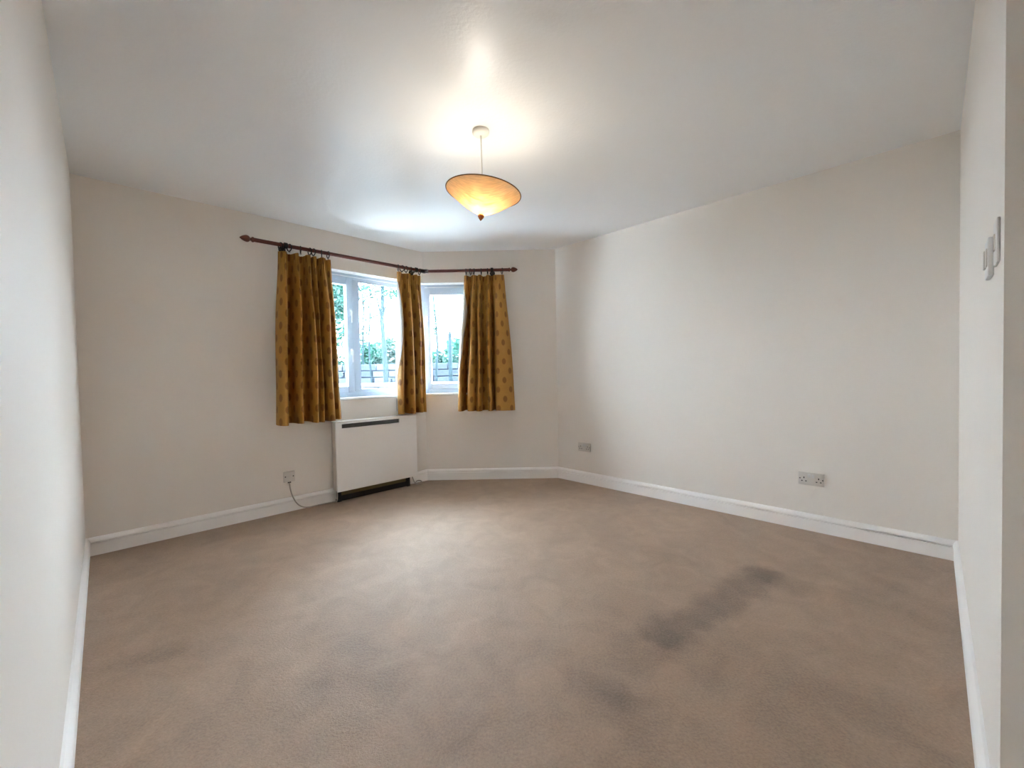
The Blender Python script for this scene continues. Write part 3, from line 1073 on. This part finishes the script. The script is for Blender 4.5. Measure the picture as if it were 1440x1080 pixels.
def cone(u, v, grow=0.0):
    a = 2 * PI * u
    r = 0.008 + (SR - 0.008) * v
    h = SH * (0.03 + 0.97 * v)
    h -= 0.010 * math.sin(PI * v)
    return apex + ax * h + (xa * math.cos(a) + ya * math.sin(a)) * (r + grow)


shade = MB(b0).grid(lambda u, v: cone(u, v), 72, 18).build('shade', M['shade'], pend, fix=False, angle=180)
MB(b0).ring(RC, ax, SR, 0.0028, 72, 6).build('rim_binding', M['rim'], shade)
tip = apex + ax * 0.006
MB(b0).lathe(tip, -ax, [(-0.006, 0.006), (0.0, 0.0145), (0.004, 0.0165), (0.010, 0.0160), (0.018, 0.0115), (0.026, 0.0055), (0.031, 0.0006)], 20).build('finial', M['tip_wood'], pend)
for k in range(3):
    a = 2 * PI * k / 3 + 0.4
    MB(b0).tube([(LX + 0.003, LY, 2.085), RC + (xa * math.cos(a) + ya * math.sin(a)) * (SR - 0.002)], 0.0015, 6).build('carrier_wire', M['rose'], pend)

# ------------------------------------------------------------------ the garden outside
mb = MB()
mb.box((-30, 4.9, -0.35), (30, 60, -0.25))
tag(mb.build('ground', M['paving'], smooth=False), 'pale ground outside the windows', kind='structure')


def stone_wall(x0, x1, y, ztop, rows, sw, sh, mats, label, copz, seed, th=0.30):
    rnd = random.Random(seed)
    e = empty('garden_wall', loc=((x0 + x1) / 2, y, -0.25))
    b0 = ((x0 + x1) / 2, y, -0.25)
    MB(b0).box((x0, y + 0.03, -0.25), (x1, y + th, ztop)).build('wall_core', M['mortar'], e)
    var = []
    for k in range(6):
        mb = MB()
        mb.box((-0.5, -0.5, -0.5), (0.5, 0.5, 0.5))
        mb.V = [(a * rnd.uniform(0.93, 1.0), b * rnd.uniform(0.8, 1.05), c * rnd.uniform(0.9, 1.0)) for a, b, c in mb.V]
        o = mb.build('stone', M[mats[k % 3]], e, bevel=0.07, segs=1)
        var.append(o.data)
        COL.objects.unlink(o)
        bpy.data.objects.remove(o)
    for r in range(rows):
        z = ztop - (r + 0.5) * sh
        x = x0 + rnd.uniform(0.0, sw * 0.6)
        while x < x1 - 0.05:
            w = sw * rnd.uniform(0.65, 1.35)
            w = min(w, x1 - x)
            o = bpy.data.objects.new('stone', rnd.choice(var))
            COL.objects.link(o)
            o.parent = e
            o.location = (x + w / 2 - b0[0], 0.01 + rnd.uniform(-0.012, 0.012), z - b0[2])
            o.scale = (w * 0.94, 0.12, sh * 0.90)
            x += w
    if copz:
        x = x0
        while x < x1 - 0.05:
            w = min(rnd.uniform(0.5, 0.75), x1 - x)
            MB(b0).box((x + 0.004, y - 0.06, ztop), (x + w - 0.004, y + th + 0.03, ztop + copz)).build('coping_stone', M['coping'], e, bevel=0.008)
            x += w
    return tag(e, label, 'wall')


stone_wall(-6.2, 1.0, 9.0, 1.38, 5, 0.30, 0.145, ('stone0', 'stone1', 'stone2'), 'grey rubble stone wall below the shrubs outside', 0.0, 21)
stone_wall(-5.2, 0.8, 7.4, 0.93, 3, 0.34, 0.150, ('pale_stone0', 'pale_stone1', 'pale_stone2'), 'low pale stone wall with light coping outside the windows', 0.06, 22)


def leaves(mb, c, rad, n, size, rnd, hollow=0.3):
    for _ in range(n):
        while True:
            q = Vector((rnd.uniform(-1, 1), rnd.uniform(-1, 1), rnd.uniform(-1, 1)))
            if hollow < q.length < 1:
                break
        q = Vector((c[0] + q.x * rad[0], c[1] + q.y * rad[1], c[2] + q.z * rad[2]))
        a = Vector((rnd.gauss(0, 1), rnd.gauss(0, 1), rnd.gauss(0, 0.7))).normalized()
        b = a.cross(Vector((rnd.gauss(0, 1), rnd.gauss(0, 1), rnd.gauss(0, 1)))).normalized()
        s = size * rnd.uniform(0.6, 1.3)
        i = [mb.v(q - a * s), mb.v(q + b * s * 0.45), mb.v(q + a * s), mb.v(q - b * s * 0.45)]
        mb.F.append(i)


def tree(x, y, r, h, lean, clumps, mat, name, label, group, nl=240, size=0.07, seed=0):
    rnd = random.Random(seed)
    e = empty(name, loc=(x, y, -0.25))
    b0 = (x, y, -0.25)
    path = [(x + lean * (k / 8) + 0.03 * math.sin(k * 1.7 + seed), y, -0.25 + (h + 0.25) * k / 8) for k in range(9)]
    MB(b0).tube(path, [r * (1.15 - 0.65 * k / 8) for k in range(9)], 8).build('trunk', M['trunk'], e)
    mb = MB(b0)
    for (cx, cy, cz, rx, ry, rz, dens) in clumps:
        leaves(mb, (cx, cy, cz), (rx, ry, rz), int(nl * dens), size, rnd, 0.0)
        k = max(0, min(8, int((cz - 0.3 + 0.25) / (h + 0.25) * 8)))
        MB(b0).tube([path[k], ((path[k][0] + cx) / 2, (path[k][1] + cy) / 2, (path[k][2] + cz) / 2 + 0.05), (cx, cy, cz)], [r * 0.4, r * 0.3, r * 0.15], 6).build('branch', M['trunk'], e)
    f = mb.build('foliage', M[mat], e, smooth=False, fix=False)
    f['kind'] = 'stuff'
    return tag(e, label, 'tree', group)


G = 'trees in the garden'
tree(-4.75, 9.9, 0.09, 5.0, 0.1, [(-4.30, 9.8, 3.55, 0.55, 0.6, 0.75, 4.2), (-4.40, 9.7, 2.85, 0.60, 0.6, 0.60, 4.2), (-5.2, 9.9, 3.4, 0.8, 0.6, 1.0, 3.4), (-3.98, 9.8, 2.6, 0.24, 0.4, 0.85, 1.6), (-4.5, 9.8, 2.35, 0.3, 0.4, 0.4, 0.9)],
     'leaf1', 'leafy_tree', 'dense leafy tree seen through the left light of the larger window', G, 300, 0.075, 3)
tree(-2.47, 8.05, 0.052, 4.6, 0.02, [(-2.30, 8.0, 2.72, 0.16, 0.2, 0.14, 0.35), (-2.62, 8.0, 2.85, 0.35, 0.3, 0.10, 0.35), (-2.5, 8.0, 3.3, 0.6, 0.4, 0.3, 0.8)],
     'leaf0', 'slim_tree', 'thickest bare trunk seen through the right light of the larger window', G, 200, 0.05, 4)
tree(-2.86, 8.4, 0.02, 4.2, 0.03, [(-2.75, 8.4, 2.28, 0.13, 0.15, 0.12, 0.25), (-2.80, 8.4, 2.80, 0.3, 0.2, 0.2, 0.45)],
     'leaf2', 'slim_tree', 'thin sapling with dark leaves seen just left of the thickest trunk', G, 160, 0.05, 5)
tree(-3.44, 9.75, 0.025, 4.6, -0.05, [(-3.36, 9.75, 2.48, 0.14, 0.12, 0.09, 0.10), (-3.40, 9.75, 2.96, 0.22, 0.2, 0.32, 0.5), (-3.46, 9.75, 2.08, 0.14, 0.1, 0.18, 0.2)],
     'leaf2', 'slim_tree', 'thin sapling seen beside the upright bar of the larger window', G, 160, 0.05, 6)
tree(-1.47, 8.2, 0.026, 3.6, -0.02, [(-1.48, 8.2, 2.15, 0.07, 0.1, 0.30, 0.3), (-1.55, 8.2, 2.9, 0.3, 0.2, 0.15, 0.3)],
     'leaf0', 'slim_tree', 'thin leafy trunk seen through the smaller window', G, 160, 0.045, 7)

post = empty('garden_post', loc=(-1.28, 8.7, -0.25))
MB((-1.28, 8.7, -0.25)).box((-1.315, 8.665, -0.25), (-1.245, 8.735, 1.93)).build('shaft', M['trunk'], post, bevel=0.004)
mb = MB((-1.28, 8.7, -0.25))
mb.lathe((-1.28, 8.7, 1.93), (0, 0, 1), [(0, 0.045), (0.03, 0.042), (0.12, 0.002)], 8)
mb.build('pointed_cap', M['trunk'], post)
tag(post, 'slim pointed post seen through the smaller window', 'post')

SHR = [(-5.35, 10.9, 2.00, 0.62, 'leaf1', 'shrub behind the stone wall, leftmost of the row'),
       (-4.65, 11.0, 1.86, 0.55, 'leaf0', 'low shrub behind the stone wall under the dense leafy tree'),
       (-3.90, 11.1, 2.04, 0.52, 'leaf1', 'pale shrub behind the stone wall beside the window upright'),
       (-3.18, 11.0, 2.16, 0.52, 'leaf0', 'taller green shrub behind the thickest bare trunk'),
       (-2.48, 11.1, 1.95, 0.45, 'leaf1', 'shrub behind the stone wall hidden mostly by the corner curtain'),
       (-1.98, 10.9, 1.80, 0.34, 'leaf2', 'lower dark shrub at the left of the smaller window'),
       (-1.40, 11.0, 2.16, 0.44, 'leaf1', 'tall pale shrub behind the pointed post'),
       (-0.70, 11.0, 2.10, 0.50, 'leaf0', 'shrub behind the stone wall, rightmost of the row')]
for i, (x, y, zt, rx, mat, lab) in enumerate(SHR):
    y2 = 10.6 if i % 2 == 0 else 12.0
    x, zt, rx, y = x * y2 / y, CAM_H + (zt - CAM_H) * y2 / y, rx * y2 / y * 0.95, y2
    rnd = random.Random(50 + i)
    e = empty('shrub', loc=(x, y, -0.25))
    b0 = (x, y, -0.25)
    mb = MB(b0)
    for k in range(9):
        a = rnd.uniform(0, 6.28)
        leaves(mb, (x + rx * 0.55 * math.cos(a), y + 0.3 * math.sin(a), zt - 0.25 - rnd.uniform(0, 0.9)), (rx * 0.6, 0.4, 0.28), 190, 0.06, rnd, 0.2)
    leaves(mb, (x, y, zt - 0.7), (rx, 0.45, 0.7), 900, 0.07, rnd, 0.3)
    f = mb.build('foliage', M[mat], e, smooth=False, fix=False)
    f['kind'] = 'stuff'
    for k in range(3):
        MB(b0).tube([(x, y, -0.25), (x + rnd.uniform(-0.1, 0.1), y, 0.5), (x + rnd.uniform(-0.3, 0.3), y, zt - 0.5)], [0.03, 0.022, 0.01], 6).build('stem', M['trunk'], e)
    tag(e, lab, 'shrub', 'shrubs behind the stone wall')
